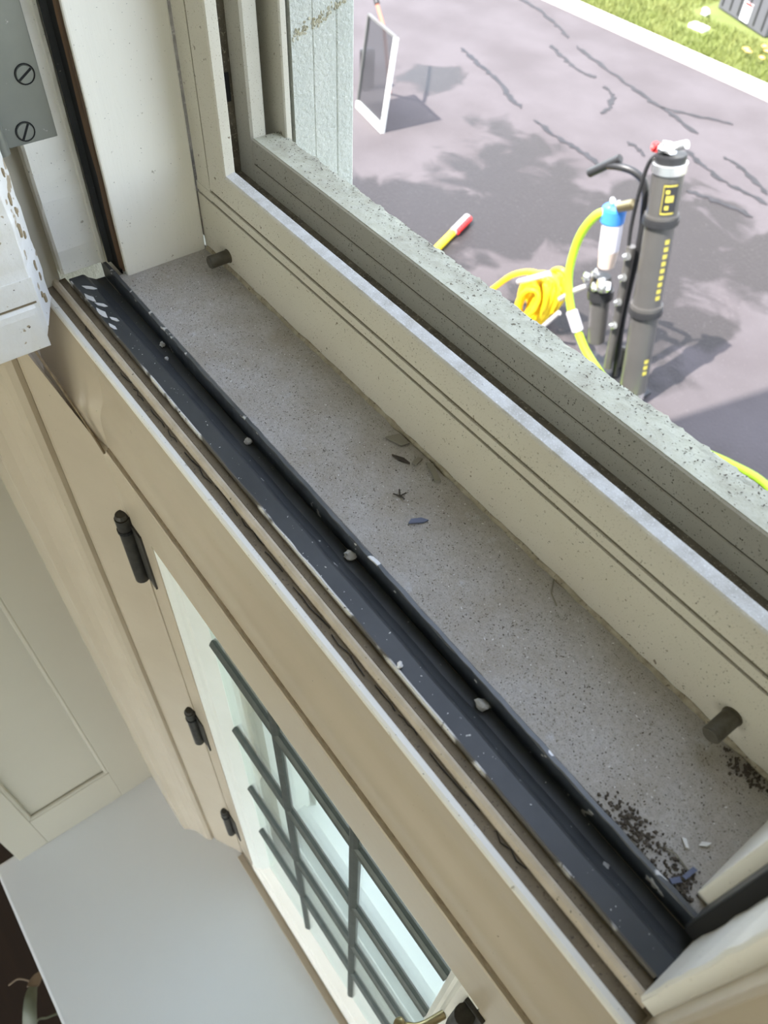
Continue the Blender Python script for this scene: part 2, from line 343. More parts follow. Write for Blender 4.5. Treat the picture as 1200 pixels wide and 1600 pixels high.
for ci, c in enumerate(cracks):
    rn = random.Random(ci); pp = bez([(x, y, 0) for x, y in c], 7); b = MB(); L = []; Rr = []
    for i, p in enumerate(pp):
        t = (pp[min(i+1, len(pp)-1)]-pp[max(i-1, 0)]).normalized(); nn = Vector((-t.y, t.x, 0))
        wd = (.006+.020*rn.random())*(0.25 if i in (0, len(pp)-1) else 1); off = nn*rn.uniform(-.012, .012)
        L.append(p+off+nn*wd); Rr.append(p+off-nn*wd)
    loop = L+Rr[::-1]
    for i in range(len(pp)-1):
        q = [L[i], L[i+1], Rr[i+1], Rr[i]]
        top = [b.bm.verts.new((v.x, v.y, GZ+.004)) for v in q]; bot = [b.bm.verts.new((v.x, v.y, GZ-.004)) for v in q]
        b.bm.faces.new(top)
        for k in range(4): b.bm.faces.new((top[k], top[(k+1) % 4], bot[(k+1) % 4], bot[k]))
    b.build('tar_seam', 'tar', drive)
tag(MB().box(-16, 14, 6.0, 6.21, GZ-.12, GZ+.03, .01).build('trim_kerb', 'curb'), label='sunlit pale concrete kerb between driveway and lawn', **ST)
tag(MB().box(-16, 14, 6.21, 16, GZ-.12, GZ).build('floor_lawn', 'soil'), label='bright sunlit lawn beyond the kerb', **ST)
rn = random.Random(3); vs = []; fs = []
for i in range(42000):
    x = rn.uniform(-6.6, -1.6); y = 6.215+rn.random()**1.2*2.6; a = rn.random()*6.28; h = rn.uniform(.025, .06); wd = .004
    if (abs(x+3.76) < .50 and abs(y-7.36) < .40) or (abs(x+3.94) < .13 and abs(y-6.705) < .1) or (abs(x+4.11) < .08 and abs(y-7) < .08): continue
    tx, ty = rn.uniform(-.03, .03), rn.uniform(-.03, .03); k = len(vs)
    vs += [(x-wd*math.cos(a), y-wd*math.sin(a), GZ), (x+wd*math.cos(a), y+wd*math.sin(a), GZ), (x+tx, y+ty, GZ+h)]; fs.append((k, k+1, k+2))
me = bpy.data.meshes.new('grass'); me.from_pydata(vs, [], fs); me.materials.append(M['grass']); go = bpy.data.objects.new('grass', me); COL.objects.link(go)
tag(go, label='short bright green grass growing on the lawn', cat='grass', kind='stuff')

# ================================================================== UPPER WINDOW FRAME (structure)
win = empty('window_1', (0, 0, 0), label='open upper window with painted jambs and a dusty sill', kind='structure')
TOP = .95
s = MB(); s.prism([(-.0607, -.012), (-.0607, -.0005), (-.0600, 0), (.0015, 0), (.0015, -.012)], 'x', -.004, .456, seg=1).build('sill_board', 'sill', win)
MB().prism([(-.055, -.0555), (0, -.0555), (0, -.0003), (-.055, -.0003)], 'z', -.012, TOP, bev=.0012).build('jamb', 'white', win)
MB().prism([(.4512, -.0555), (.51, -.0555), (.51, -.0003), (.4512, -.0003)], 'z', -.012, TOP, bev=.0012).build('jamb', 'white', win)
# bare wood arris and black weatherstrip in the slot beside the left jamb, worn irregularly
b = MB(); rn = random.Random(5); zs = [0.002+.02*i for i in range(20)]
pr = []
for z in zs: pr.append((-.0075-.003*rn.random(), -.0015-.002*rn.random()))
for i in range(len(zs)-1):
    (a0, c0), (a1, c1) = pr[i], pr[i+1]; q = [(a0, zs[i]), (c0, zs[i]), (c1, zs[i+1]), (a1, zs[i+1])]
    f1 = [b.bm.verts.new((x, -.0566, z)) for x, z in q]; f2 = [b.bm.verts.new((x, -.0555, z)) for x, z in q]
    b.bm.faces.new(f1)
    for k in range(4): b.bm.faces.new((f1[k], f1[(k+1) % 4], f2[(k+1) % 4], f2[k]))
b.build('bare_wood_edge', 'rawwood', win)
MB().box(-.03, -.0085, -.0563, -.0555, -.003, TOP).build('slot_backing', 'gasket', win)
MB().box(-.0205, -.019, -.0598, -.0563, .001, TOP).build('metal_strip', 'black', win)
st = MB().prism([(-.055, -.0895), (-.0225, -.0895), (-.0212, -.088), (-.0212, -.0640), (-.0197, -.0632), (-.0197, -.0612), (-.0212, -.0604), (-.055, -.0604)], 'z', .0015, TOP, seg=120).build('rabbet_strip', 'white', win)
wobble(st, .0010, 160, 0)
MB().box(-.062, -.030, -.137, -.0895, -.03, TOP).build('stop_block', 'panel', win)
# right-hand side
MB().box(.4565, .52, -.0665, -.0555, -.004, TOP).build('slot_backing', 'gasket', win)
MB().box(.456, .4575, -.0655, -.057, -.004, TOP).build('metal_strip', 'black', win)
st = MB().prism([(.52, -.0955), (.4622, -.0955), (.4612, -.0945), (.4612, -.0672), (.4620, -.0662), (.52, -.0662)], 'z', -.0035, TOP, seg=100).build('rabbet_strip', 'white', win)
wobble(st, .0010, 120, 0)
MB().prism([(.56, -.1070), (.4685, -.1070), (.4672, -.1055), (.4672, -.0956), (.56, -.0956)], 'z', -.0035, TOP).build('stop_block', 'trim', win)
MB().box(-.055, .51, -.0955, .07, TOP, TOP+.05).build('head', 'white', win)

# black weatherstrip channel along the sill
ch = empty('weatherstrip_channel', (.22, -.073, -.012), label='long black metal weatherstrip channel along the front of the dusty sill', cat='weatherstrip')
o = MB().prism([(-.0858, -.0125), (-.0858, -.0040), (-.0768, -.0042), (-.0757, -.0048), (-.0735, -.0075), (-.0690, -.0105), (-.0632, -.0108), (-.0632, -.0125)], 'x', -.0236, .4612, seg=60).build('trough', 'black', ch)
wobble(o, .0006, 40, 1)
o = MB().prism([(-.0628, -.0115), (-.0630, -.0100), (-.0630, .0004), (-.0624, .0012), (-.0612, .0012), (-.0608, .0006), (-.0608, -.0115)], 'x', -.0236, .4575, seg=160).build('rear_lip', 'lip', ch)
wobble(o, .0005, 45, 2, .011); wobble(o, .0005, 150, 1, .011)
o = MB().prism([(-.0631, .0008), (-.0629, .0015), (-.0611, .0016), (-.0607, .0010)], 'x', -.0230, .4572, seg=220).build('lip_edge', 'lipedge', ch)
wobble(o, .0005, 45, 2); wobble(o, .0006, 130, 1)
for px_, py_, a_, k_ in ((.002, -.0830, .3, 1.5), (.012, -.0805, 1.1, 1.2), (.020, -.0835, .1, 1.6), (.030, -.0800, .8, .9), (-.008, -.0790, 1.4, 1.3), (.036, -.0838, .2, 1.0)):
    b = MB(); b.flake((px_, py_, -.0041), [(-.0040*k_, -.0004), (-.001, -.0014*k_), (.003*k_, -.0008), (.0042*k_, .0006), (.001, .0012*k_), (-.002, .0005)], .0002, a_*.4); b.build('paint_patch', 'flakewhite', ch)
o = MB().prism([(-.0866, -.0115), (-.0866, -.0042), (-.0861, -.0032), (-.0852, -.0036), (-.0852, -.0115)], 'x', -.02, .460, seg=120).build('paint_edge', 'paintedge', ch)
wobble(o, .0009, 70, 2, .006)

# transom moulding under the sill
tr = empty('trim_1', (.2, -.12, -.142), label='cream painted transom moulding running below the sill', kind='structure')
MB().prism([(-.0863, -.0065), (-.0905, -.0068), (-.0905, -.03), (-.0863, -.03)], 'x', -.03, .4640).build('grimy_ledge', 'dirtytrim', tr)
o = MB().prism([(-.0905, -.0075), (-.0912, -.0056), (-.0925, -.0048), (-.0940, -.0056), (-.0950, -.0080), (-.0950, -.03), (-.0905, -.03)], 'x', -.03, .4640, seg=90).build('bead', 'bead', tr)
MB().prism([(-.0950, -.0092), (-.1005, -.0096), (-.1005, -.03), (-.0950, -.03)], 'x', -.032, .4665).build('grimy_ledge', 'dirtytrim', tr)
prof = [(-.0985, -.0110), (-.1036, -.0110), (-.1040, -.0140), (-.1040, -.027), (-.1043, -.034), (-.1050, -.040), (-.1064, -.0455), (-.1085, -.0500), (-.1101, -.0545), (-.1109, -.061), (-.1112, -.070), (-.1112, -.0825), (-.0985, -.0825)]
MB().prism(prof, 'x', -.045, .56).build('moulding', 'trim', tr, smooth=True)
b = MB(); b.prism(prof, 'x', -.030, .0480, seg=10)
for v in b.bm.verts: v.co.y -= max(0, .048-v.co.x)*.50*min(1, max(0, (-.0135-v.co.z)/.040))+.0001*(v.co.x < .0479)
b.build('moulding_filler', 'trim', tr, smooth=True)  # filler added to close a pocket that rendered too dark
MB().prism([(-.0998, -.0098), (-.1004, -.0088), (-.1028, -.0084), (-.1040, -.0092), (-.1044, -.0106), (-.1040, -.0124), (-.0998, -.0124)], 'x', -.032, .4665, seg=80).build('lit_nosing', 'white', tr, smooth=True)  # white, unlike the cream moulding: sky light on the edge put into colour
MB().prism([(-.1118, -.0833), (-.1136, -.0834), (-.1143, -.0846), (-.1143, -.142), (-.060, -.142), (-.060, -.0850), (-.1112, -.0850)], 'x', -.045, .56).build('lower_band', 'trim', tr)
o = MB().prism([(-.1106, -.0850), (-.1108, -.0818), (-.1118, -.0826), (-.1123, -.0834), (-.1120, -.0850)], 'x', -.045, .56, seg=160).build('dirt_seam', 'seamdirt', tr)
wobble(o, .0007, 120, 1)
MB().box(-.045, .56, -.0998, -.0, -.142, -.03).build('core', 'trim', tr)
# the hairline crack in the paint of the ledge
b = MB(); rn = random.Random(8); x = .02
while x < .40:
    ln = rn.uniform(.010, .03); pts = []
    for k in range(5): pts.append((x+ln*k/4, -.0962+rn.uniform(-.0009, .0009)+.0006*math.sin(x*40), -.0088))
    b.tube(pts, .00022, 5); x += ln+rn.uniform(.001, .012)
b.build('paint_crack', 'gasket', tr)

# ================================================================== STORM WINDOW FRAME
sf = empty('storm_window_frame', (.225, .03, 0), label='dirty beige aluminium storm window frame behind the sill', cat='window frame')
X0, X1 = -.001, .4525
front = [(.0100, -.006), (.0012, -.006), (.0008, .0015), (.0008, .0392), (.0022, .0396), (.0022, .0408), (.0008, .0412), (.0008, .0465), (.0020, .0469), (.0020, .0481), (.0010, .0485), (.0026, .0620), (.0034, .0632), (.0098, .0638), (.0106, .0630), (.0106, .020), (.0100, .020)]
f2 = [(.0106, .0262), (.0106, -.006), (.049, -.006), (.049, .0262)]
lcut = lambda p: max(0, p[1]-.0475)*1.15
rcut = lambda p: -max(0, p[1]-.0475)*1.15
MB().prism(front, 'x', X0, X1, a_cut=lcut, b_cut=rcut).build('front_rail', 'frame', sf)
MB().prism([(.0030, .0629), (.0036, .0638), (.0096, .0643), (.0104, .0636), (.0096, .0630)], 'x', X0+.018, X1-.018).build('front_rail_edge', 'frametop', sf)
for z in (.0402, .0475): MB().box(X0+.001, X1-.001, .0014, .0024, z-.0005, z+.0005).build('groove', 'groove', sf)
o = MB().prism([(-.0006, -.0006), (-.0006, .0008), (.0003, .0022), (.0012, .0026), (.0012, -.0006)], 'x', .001, .451, seg=200).build('caulk_line', 'caulk', sf)
wobble(o, .0008, 150, 1); wobble(o, .0012, 90, 2, .0006)
MB().prism(f2, 'x', -.03, .482).build('track_floor', 'trackdirt', sf)
outer = [(.048, -.02), (.048, .0262), (.0478, .0378), (.0492, .0384), (.0492, .0390), (.0480, .0395), (.0482, .0545), (.0492, .0556), (.066, .0549), (.0676, .0535), (.0676, -.02)]
MB().prism(outer, 'x', -.0118, .464).build('outer_rail', 'frame', sf)
o = MB()
NX, NY = 260, 10
g = [[o.bm.verts.new((-.0110+.474*i/NX, .0490+.0190*j/NY, .0557-.0008*j/NY)) for j in range(NY+1)] for i in range(NX+1)]
import mathutils.noise as nz
for i in range(NX+1):
    for j in range(NY+1):
        v = g[i][j]; e = j/NY
        v.co.z += (abs(nz.noise(v.co*110))*.0004+max(0, nz.noise(v.co*260))*.0009)*(.05+e*e)
        if j == NY: v.co.y += nz.noise(v.co*90)*.0010+max(0, nz.noise(v.co*300)-.1)*.003
for i in range(NX):
    for j in range(NY): o.bm.faces.new((g[i][j], g[i+1][j], g[i+1][j+1], g[i][j+1]))
under = [[o.bm.verts.new((g[i][j].co.x, g[i][j].co.y, .0545)) for j in (0, NY)] for i in range(NX+1)]
for i in range(NX):
    o.bm.faces.new((g[i][0], under[i][0], under[i+1][0], g[i+1][0])); o.bm.faces.new((g[i][NY], g[i+1][NY], under[i+1][1], under[i][1]))
o.build('outer_rail_edge', 'outertop', sf)
MB().box(-.0118, .464, .0484, .0494, .0384, .0391).build('groove', 'groove', sf)
def stile(sgn, xb):
    """upright members; sgn=+1 for the left side, xb its jamb-side x"""
    X = lambda d: xb+sgn*d
    def pr(pts, z0, name, m, cut=None):
        q = [(X(x), y) for x, y in pts]
        return MB().prism(q, 'z', z0, TOP, a_cut=cut).build(name, m, sf)
    pr([(.0005, .0010), (.0162, .0010), (.0162, .0100), (.0005, .0100)], .0405, 'stile_face', 'frame')
    q = [(X(x), y) for x, y in [(.0174, .0010), (.0335, .0026), (.0345, .0034), (.0335, .0098), (.0325, .0106), (.0174, .0106)]]
    MB().prism(q, 'z', .0475, TOP, a_cut=lambda p: abs(p[0]-X(.0174))*.92).build('stile_flange', 'frame', sf)
    MB().box(X(.0160), X(.0176), .0018, .0095, .045, TOP).build('groove', 'groove', sf)
    MB().box(X(-.045), X(-.030), .0106, .0478, .0262, TOP).build('track_back', 'trackdirt', sf)
    pr([(-.045, .0480), (-.0132, .0480), (-.0118, .0495), (-.0118, .0580), (-.0130, .0592), (-.045, .0592)], .0262, 'stile_middle', 'frame')
    MB().box(X(-.045), X(-.030), .0592, .0672, .0540, TOP).build('track_back', 'frame', sf)
    pr([(-.045, .0672), (-.0022, .0672), (-.0012, .0680), (-.0012, .0714), (-.0022, .0722), (-.045, .0722)], .0480, 'stile_outer', 'frame')
stile(1, 0.0); stile(-1, .4525)
for z in (.085, ): MB().box(-.0300, -.0290, .040, .0455, .073, .090).build('drain_slot', 'gasket', sf)
def pin(x, z):
    p = MB(); p.cyl((x, .004, z), (x, -.0130, z), .0040, n=20, bev=.0006)
    o = p.build('pin', 'pin', sf, smooth=True); o['label'] = 'dull steel pin'
    MB().cyl((x, .002, z), (x, .0002, z), .0044, n=20).build('pin_collar', 'groove', o)
pin(.4177, .0150); pin(.0300, .0102)

# exterior reveal and sill
MBx = MB(); MBx.prism([(-.06, .0750), (-.0020, .0750), (-.0020, .0895), (-.0026, .0903), (-.0020, .0910), (-.0020, .1066), (-.0030, .1078), (-.0022, .1088), (-.0022, .1160), (-.0038, .1172), (-.0040, .1215), (-.0060, .1235), (-.06, .1235)], 'z', -.06, TOP)
ex = tag(MBx.build('trim_2', 'stucco'), label='weathered pale green-grey outer window casing with fine vertical grooves', **ST)
b = MB(); rn = random.Random(2)
for k in range(90):
    t = rn.random(); b.chunk((-.0021, .0755+.042*t, .112+.022*t*t+rn.gauss(0, .0016)+.003*math.sin(5*t)), .0005, rn.uniform(.0006, .0016), rn.uniform(.0005, .0013), 50+k)
b.build('ochre_streak', 'stain', ex)
tag(MB().box(.4545, .52, .0750, .1235, -.06, TOP).build('trim_3', 'stucco'), label='weathered outer casing on the far right of the window', **ST)
tag(MB().prism([(.0676, -.06), (.0676, -.012), (.130, -.028), (.130, -.06)], 'x', -.06, .52).build('trim_4', 'stucco'), label='sloping outer window ledge below the storm frame', **ST)

# ================================================================== OPEN SASH AND HINGE (upper left)
sash = empty('open_window_sash', (.02, -.3, 0), label='chipped white window sash swung open at the upper left', cat='window sash')
b = MB(); b.prism([(.006, -.108), (.0125, -.1075), (.0150, -.1085), (.0365, -.1190), (.0372, -.1200), (.0372, -.165), (.006, -.165)], 'z', .0125, .90, seg=140)
o = b.build('hinge_stile', 'chipped', sash); wobble(o, .0010, 110, 1); wobble(o, .0006, 180, 0)
o = MB().prism([(-.1215, .0005), (-.1215, .0075), (-.1195, .0125), (-.1195, .0450), (-.58, .0450), (-.58, .0005)], 'x', .007, .0378, seg=6).build('bottom_rail', 'chipped', sash)
o = MB().prism([(.0378, .0010), (.0396, .0022), (.0396, .0240), (.0390, .0275), (.0378, .0290)], 'y', -.58, -.1225, seg=90).build('drip_moulding', 'chipped', sash); wobble(o, .0006, 160, 0)
MB().box(.0371, .0380, -.58, -.121, .0296, .0308).build('rail_seam', 'dirtytrim', sash)
for k, (z, t, r) in enumerate(((.094, .35, .0022), (.083, .55, .0030), (.074, .40, .0024), (.0665, .62, .0036), (.0600, .35, .0020), (.0420, .40, .0028), (.0330, .30, .0022), (.0270, .62, .0016), (.0215, .45, .0024))):
    rn = random.Random(200+k); c = Vector((.0150+.0215*t, -.1085-.0105*t, z)); tt_ = Vector((.9, -.44, 0)).normalized(); nn = Vector((.44, .9, 0)).normalized(); b = MB(); n = 9
    ring = [b.bm.verts.new(c+nn*.0006+(tt_*math.cos(a)*.8+Vector((0, 0, 1.2*math.sin(a))))*r*rn.uniform(.65, 1.2)) for a in [6.283*q/n for q in range(n)]]
    low = [b.bm.verts.new(v.co-nn*.0014) for v in ring]; b.bm.faces.new(ring)
    for q in range(n): b.bm.faces.new((ring[q], ring[(q+1) % n], low[(q+1) % n], low[q]))
    b.build('paint_chip', 'chip', sash)
MB().box(.007, .037, -.58, -.535, .045, .90).build('latch_stile', 'chipped', sash)
MB().box(.007, .037, -.535, -.165, .85, .90).build('top_rail', 'chipped', sash)
MB().box(.020, .023, -.537, -.163, .043, .852).build('pane', 'glass', sash)
hg = empty('butt_hinge', (-.0215, -.083, .084), label='worn steel hinge leaf screwed to the white jamb beside the open sash', cat='hinge')
MB().box(-.0225, -.0205, -.0970, -.0686, .0838, .172, .0004).build('leaf', 'steel', hg)
MB().cyl((-.0170, -.1010, .0838), (-.0170, -.1010, .172), .0042, n=16).build('knuckle', 'steel', hg, smooth=True)
def screw(y, z, ang):
    o = MB().cyl((-.0212, y, z), (-.0199, y, z), .0048, .0043, n=24).build('screw', 'steel', hg, smooth=True)
    b = MB(); b.box(-.0201, -.01975, y-.0044, y+.0044, z-.0006, z+.0006)
    for v in b.bm.verts:
        dy, dz = v.co.y-y, v.co.z-z; v.co.y = y+dy*math.cos(ang)-dz*math.sin(ang); v.co.z = z+dy*math.sin(ang)+dz*math.cos(ang)
    b.build('screw_slot', 'gasket', o)
    b = MB(); b.tube([(-.0203, y+.0050*math.cos(t*math.pi/12), z+.0050*math.sin(t*math.pi/12)) for t in range(24)], .00035, 6, closed=True); b.build('screw_rim', 'gasket', o)
screw(-.0765, .1180, .55); screw(-.0850, .0905, 1.0); screw(-.0880, .146, .3)

# ================================================================== LOWER WINDOW, CASING, PANELLED REVEAL, SEAT
ZS = -.965
cas = tag(MB().prism([(-.139, -.1686), (-.040, -.1676), (-.035, -.1668), (-.030, -.160), (-.0225, -.1545), (-.0106, -.1493), (-.004, -.1478), (.0015, -.1448), (.0042, -.1405), (.0030, -.137), (-.004, -.133), (-.139, -.133)], 'z', ZS, TOP).build('trim_5', 'trim'), label='cream moulded casing to the left of the leaded window', **ST)
lw = empty('window_2', (.24, -.11, ZS), label='lower leaded casement window under the transom', kind='structure')
MB().prism([(.0035, -.1368), (.0075, -.1358), (.0460, -.1152), (.0495, -.1142), (.0495, -.06), (-.05, -.06), (-.05, -.1340)], 'z', ZS, -.0866, b_cut=lambda p: min(.0850, .0016+max(0, -.1145-p[1])*5.6)).build('frame_left', 'trim', lw)
MB().box(.4290, .56, -.1135, -.06, ZS, -.142).build('frame_right', 'trim', lw)
MB().tube([(.0480, -.1150, -.0850), (.0400, -.1190, -.0590), (.0300, -.1240, -.0315), (.0180, -.1300, -.0020)], .0009, 6).build('dirt_seam', 'seamdirt', lw)
MB().box(.0495, .4290, -.1090, -.02, ZS, -.9500).build('frame_bottom', 'trim', lw)
cs = empty('leaded_casement', (.24, -.11, -.948), label='white casement sash with a grid of leaded glass panes', cat='window sash')
PX = [.1133, .2064, .3050, .4030]; PZ = [-.142+.02, -.2586, -.4205, -.5740, -.7200, -.8860]
YG = -.096
def bevel_frame(b, x0, x1, z0, z1):
    pass
MB().box(.0500, .0850, -.1135, -.085, -.948, -.132, .0008).build('stile', 'trim', cs)
MB().prism([(.0853, -.1125), (.0925, -.1120), (.0960, -.1100), (.0985, -.1075), (.1030, -.1070), (.1060, -.1040), (.1120, -.0985), (.1133, -.0975), (.1133, -.085), (.0853, -.085)], 'z', -.948, -.132).build('glazing_bead', 'outwhite', cs)
MB().prism([(.4285, -.1135), (.4160, -.1135), (.4140, -.1115), (.4120, -.1085), (.4095, -.1075), (.4075, -.1045), (.4040, -.0985), (.4030, -.0975), (.4030, -.085), (.4285, -.085)], 'z', -.948, -.132).build('stile', 'white', cs)
MB().prism([(-.1135, -.948), (-.1135, -.9200), (-.1115, -.9150), (-.1085, -.9120), (-.1075, -.9050), (-.1045, -.9000), (-.0985, -.8880), (-.0975, -.8860), (-.085, -.8860), (-.085, -.948)], 'x', .0500, .4285).build('bottom_rail', 'white', cs)
MB().box(.0500, .4285, -.1130, -.085, -.142, -.100).build('top_rail', 'white', cs)
for i in range(3):
    for j in range(5):
        MB().box(PX[i]+.0005, PX[i+1]-.0005, YG-.0012, YG+.0012, PZ[j+1]+.0005, PZ[j]-.0005).build('pane', 'glass', cs)
for j in (1, 2, 3, 4):
    b = MB(); r = .0040 if j > 1 else .0050
    b.prism([(YG-.0035, PZ[j]-r*.5), (YG-.0045, PZ[j]), (YG-.0035, PZ[j]+r*.5), (YG-.0016, PZ[j]+r), (YG+.0016, PZ[j]+r), (YG+.0035, PZ[j]), (YG+.0016, PZ[j]-r), (YG-.0016, PZ[j]-r)], 'x', PX[0], PX[3]).build('lead_came', 'lead', cs)
for i in (1, 2):
    b = MB(); r = .0050
    b.prism([(PX[i]-r*.5, YG-.0037), (PX[i], YG-.0047), (PX[i]+r*.5, YG-.0037), (PX[i]+r, YG-.0016), (PX[i]+r, YG+.0016), (PX[i], YG+.0035), (PX[i]-r, YG+.0016), (PX[i]-r, YG-.0016)], 'z', PZ[5], PZ[0]).build('lead_came', 'lead', cs)
def small_hinge(z0, z1, parent):
    root = None
    o = MB().cyl((.0470, -.1180, z0), (.0470, -.1180, z1), .0056, n=14, bev=.001).build('hinge', 'iron', parent, smooth=True)
    MB().cyl((.0470, -.1180, z1-.016), (.0470, -.1180, z1-.013), .0062, n=14).build('hinge_ring', 'gasket', o)
    MB().box(.0490, .0660, -.1150, -.1130, z0+.004, z1-.008).build('hinge_leaf', 'iron', o)
    MB().cyl((.0470, -.1180, z1), (.0470, -.1180, z1+.003), .0050, .0040, n=12).build('hinge_tip', 'iron', o)
small_hinge(-.228, -.150, cs); small_hinge(-.545, -.470, cs); small_hinge(-.862, -.775, cs)
# latch and handle on the right stile
b = MB(); b.box(.4215, .4345, -.1160, -.1132, -.205, -.150, .0008); o = b.build('latch_plate', 'iron', cs)
MB().cyl((.4262, -.1195, -.195), (.4262, -.1195, -.152), .0052, n=14).build('latch_barrel', 'iron', o, smooth=True)
MB().tube(bez([(.4170, -.1140, -.240), (.4140, -.128, -.238), (.4085, -.137, -.234), (.4030, -.139, -.230)], 5), [.0026]*8+[.003]*4+[.0036, .0036, .0032, .0012], 10).build('handle', 'brass', cs, smooth=True)
# things seen through the leaded panes: outer sill and outer white frame of the lower window
lo_ = empty('outer_storm_frame', (.24, .02, -.95), label='white outer frame and sill seen through the leaded panes', cat='window frame')
MB().box(.0495, .4290, -.084, -.056, -.955, -.932).build('sill_board', 'outwhite', lo_)
MB().prism([(-.056, -.955), (-.056, -.915), (-.048, -.912), (-.046, -.914), (-.046, -.945), (-.022, -.945), (-.022, -.925), (-.0205, -.922), (-.004, -.922), (-.003, -.925), (-.003, -.955)], 'x', .03, .45).build('bottom_rail', 'outwhite', lo_)
MB().prism([(-.003, -.955), (-.003, -.934), (.062, -.944), (.062, -.955)], 'x', .03, .45).build('outer_ledge', 'outwhite', lo_)
MB().box(.0300, .0580, -.085, .004, -.94, -.142).build('jamb', 'outwhite', lo_)
MB().box(.0300, .0800, -.056, -.046, -.94, -.142).build('stile', 'outwhite', lo_)
MB().box(.0300, .0640, .012, .06, -.94, -.142).build('jamb', 'outwhite', lo_)
MB().box(.4290, .45, -.06, .06, -.94, -.142).build('jamb', 'outwhite', lo_)
tag(MB().prism([(.0625, -1.02), (.0625, -.96), (.20, -.985), (.20, -1.02)], 'x', -.16, .62).build('trim_6', 'stucco'), label='sloping outer ledge below the lower window', **ST)

# panelled side of the niche
XP = -.1385
pw = empty('wall_niche_left', (XP, -.28, ZS), label='white panelled side of the window niche', kind='structure')
MB().box(XP-.0135, XP-.010, -.385, -.10, ZS, TOP).build('backing', 'panel', pw)
y0, y1 = -.3845, -.10
MB().box(XP-.0115, XP, -.2195, -.10, ZS, TOP, .0008).build('stile', 'panel', pw)
MB().box(XP-.0115, XP, y0, -.3400, ZS, TOP, .0015).build('stile', 'panel', pw)
MB().box(XP-.0115, XP, -.3400, -.2195, ZS, -.872, .0008).build('bottom_rail', 'panel', pw)
MB().box(XP-.0115, XP, -.3400, -.2195, .82, TOP).build('top_rail', 'panel', pw)
MB().box(XP-.0115, XP-.0070, -.3400, -.2195, -.872, .82).build('panel', 'panel', pw)
def strip(pts): return MB().tube(pts, .0035, 8)
strip([(XP-.004, -.2215, -.868), (XP-.004, -.2215, .82)]).build('panel_moulding', 'panel', pw, smooth=True)
strip([(XP-.004, -.3380, -.868), (XP-.004, -.3380, .82)]).build('panel_moulding', 'panel', pw, smooth=True)
strip([(XP-.004, -.3395, -.870), (XP-.004, -.2200, -.870)]).build('panel_moulding', 'panel', pw, smooth=True)
tag(MB().box(.600, .6149, -.385, -.10, ZS, TOP).build('wall_niche_right', 'panel'), label='white side of the niche on the right', **ST)

# window seat
seat = tag(MB().box(-.1520, .614, -.4180, -.1050, ZS-.030, ZS, .004).build('window_seat', 'stool'), label='white painted window seat board below the leaded window', cat='window seat')
tag(MB().box(.0500, .4285, -.1230, -.1135, ZS, ZS+.0035, .001).build('trim_7', 'trim'), label='narrow cream strip along the back of the window seat', **ST)

# ================================================================== PLANT BELOW THE SEAT
pl = empty('houseplant', (.14, -.58, -1.45), label='dull green strap leaf with browned tip below the white seat', cat='plant')
def blade(path, wd, side):
    b = MB(); P = bez(path, 6); n = len(P); rows = []
    for i, p in enumerate(P):
        t = i/(n-1); k = wd*(min(1, (1-t)*4.0)**.7)*(.75+.25*math.sin(math.pi*min(1, t+.25)))
        rows.append([b.bm.verts.new(p+side*(-k)), b.bm.verts.new(p+Vector((0, 0, -k*.25))), b.bm.verts.new(p+side*k)])
    for i in range(n-1):
        for j in range(2): b.bm.faces.new((rows[i][j], rows[i][j+1], rows[i+1][j+1], rows[i+1][j]))
    return b
sd_ = Vector((.59, .80, .08)).normalized()
o = blade([(.135, -.585, -1.40), (.105, -.565, -1.34), (.078, -.540, -1.26), (.053, -.503, -1.16), (.026, -.480, -1.11), (.002, -.467, -1.10), (-.018, -.457, -1.11), (-.035, -.445, -1.13)], .0125, sd_).build('leaf', 'leaf', pl, smooth=True)
md = o.modifiers.new('s', 'SOLIDIFY'); md.thickness = .0012
o = blade([(-.0165, -.4585, -1.1075), (-.026, -.452, -1.117), (-.036, -.4445, -1.130)], .0092, sd_).build('leaf_tip', 'leaftip', pl, smooth=True)
md = o.modifiers.new('s', 'SOLIDIFY'); md.thickness = .0016
MB().tube(bez([(.13, -.58, -1.40), (.06, -.53, -1.22), (.021, -.483, -1.15), (.023, -.463, -1.15), (.028, -.440, -1.16)], 6), .0016, 6).build('tendril', 'leaf', pl, smooth=True)
MB().tube(bez([(.135, -.59, -1.40), (.04, -.53, -1.2), (-.018, -.470, -1.145), (-.035, -.465, -1.15), (-.053, -.479, -1.15), (-.056, -.496, -1.155)], 6), .0012, 6).build('tendril', 'leaftip', pl, smooth=True)
MB().cyl((.14, -.58, -1.45), (.14, -.58, -1.36), .06, .075, n=24).build('pot', 'iron', pl, smooth=True)

# ================================================================== OUTSIDE: filter cart, hoses, tools
cart = empty('water_filter_cart', (-1.06, 2.567, GZ), label='tall dark filter cylinder on a hand cart standing on the driveway', cat='filter cart')
Y = 2.567
def axis(t): return Vector((-1.06+(-1.262+1.06)*t, Y, GZ+.02+(1.125-.02)*t))   # t=0 foot, 1 top
def seg(name, t0, t1, r, m, r2=None, par=cart): return MB().cyl(axis(t0), axis(t1), r, r2, n=28, bev=.003).build(name, m, par, smooth=True)
hs = seg('housing', .04, .965, .062, 'tube')
seg('foot_cap', 0.0, .06, .058, 'silver', par=cart)
seg('band', .40, .425, .074, 'blackplastic'); seg('band', .425, .445, .070, 'tube')
seg('band', .765, .79, .074, 'blackplastic'); seg('band', .79, .805, .068, 'tube')
seg('collar', .95, .985, .068, 'silver'); seg('top_cap', .985, 1.01, .060, 'blackplastic')
b = MB(); b.chunk(axis(1.03)+Vector((-.01, -.02, 0)), .042, .03, .022, 1); b.build('valve_body', 'silver', cart)
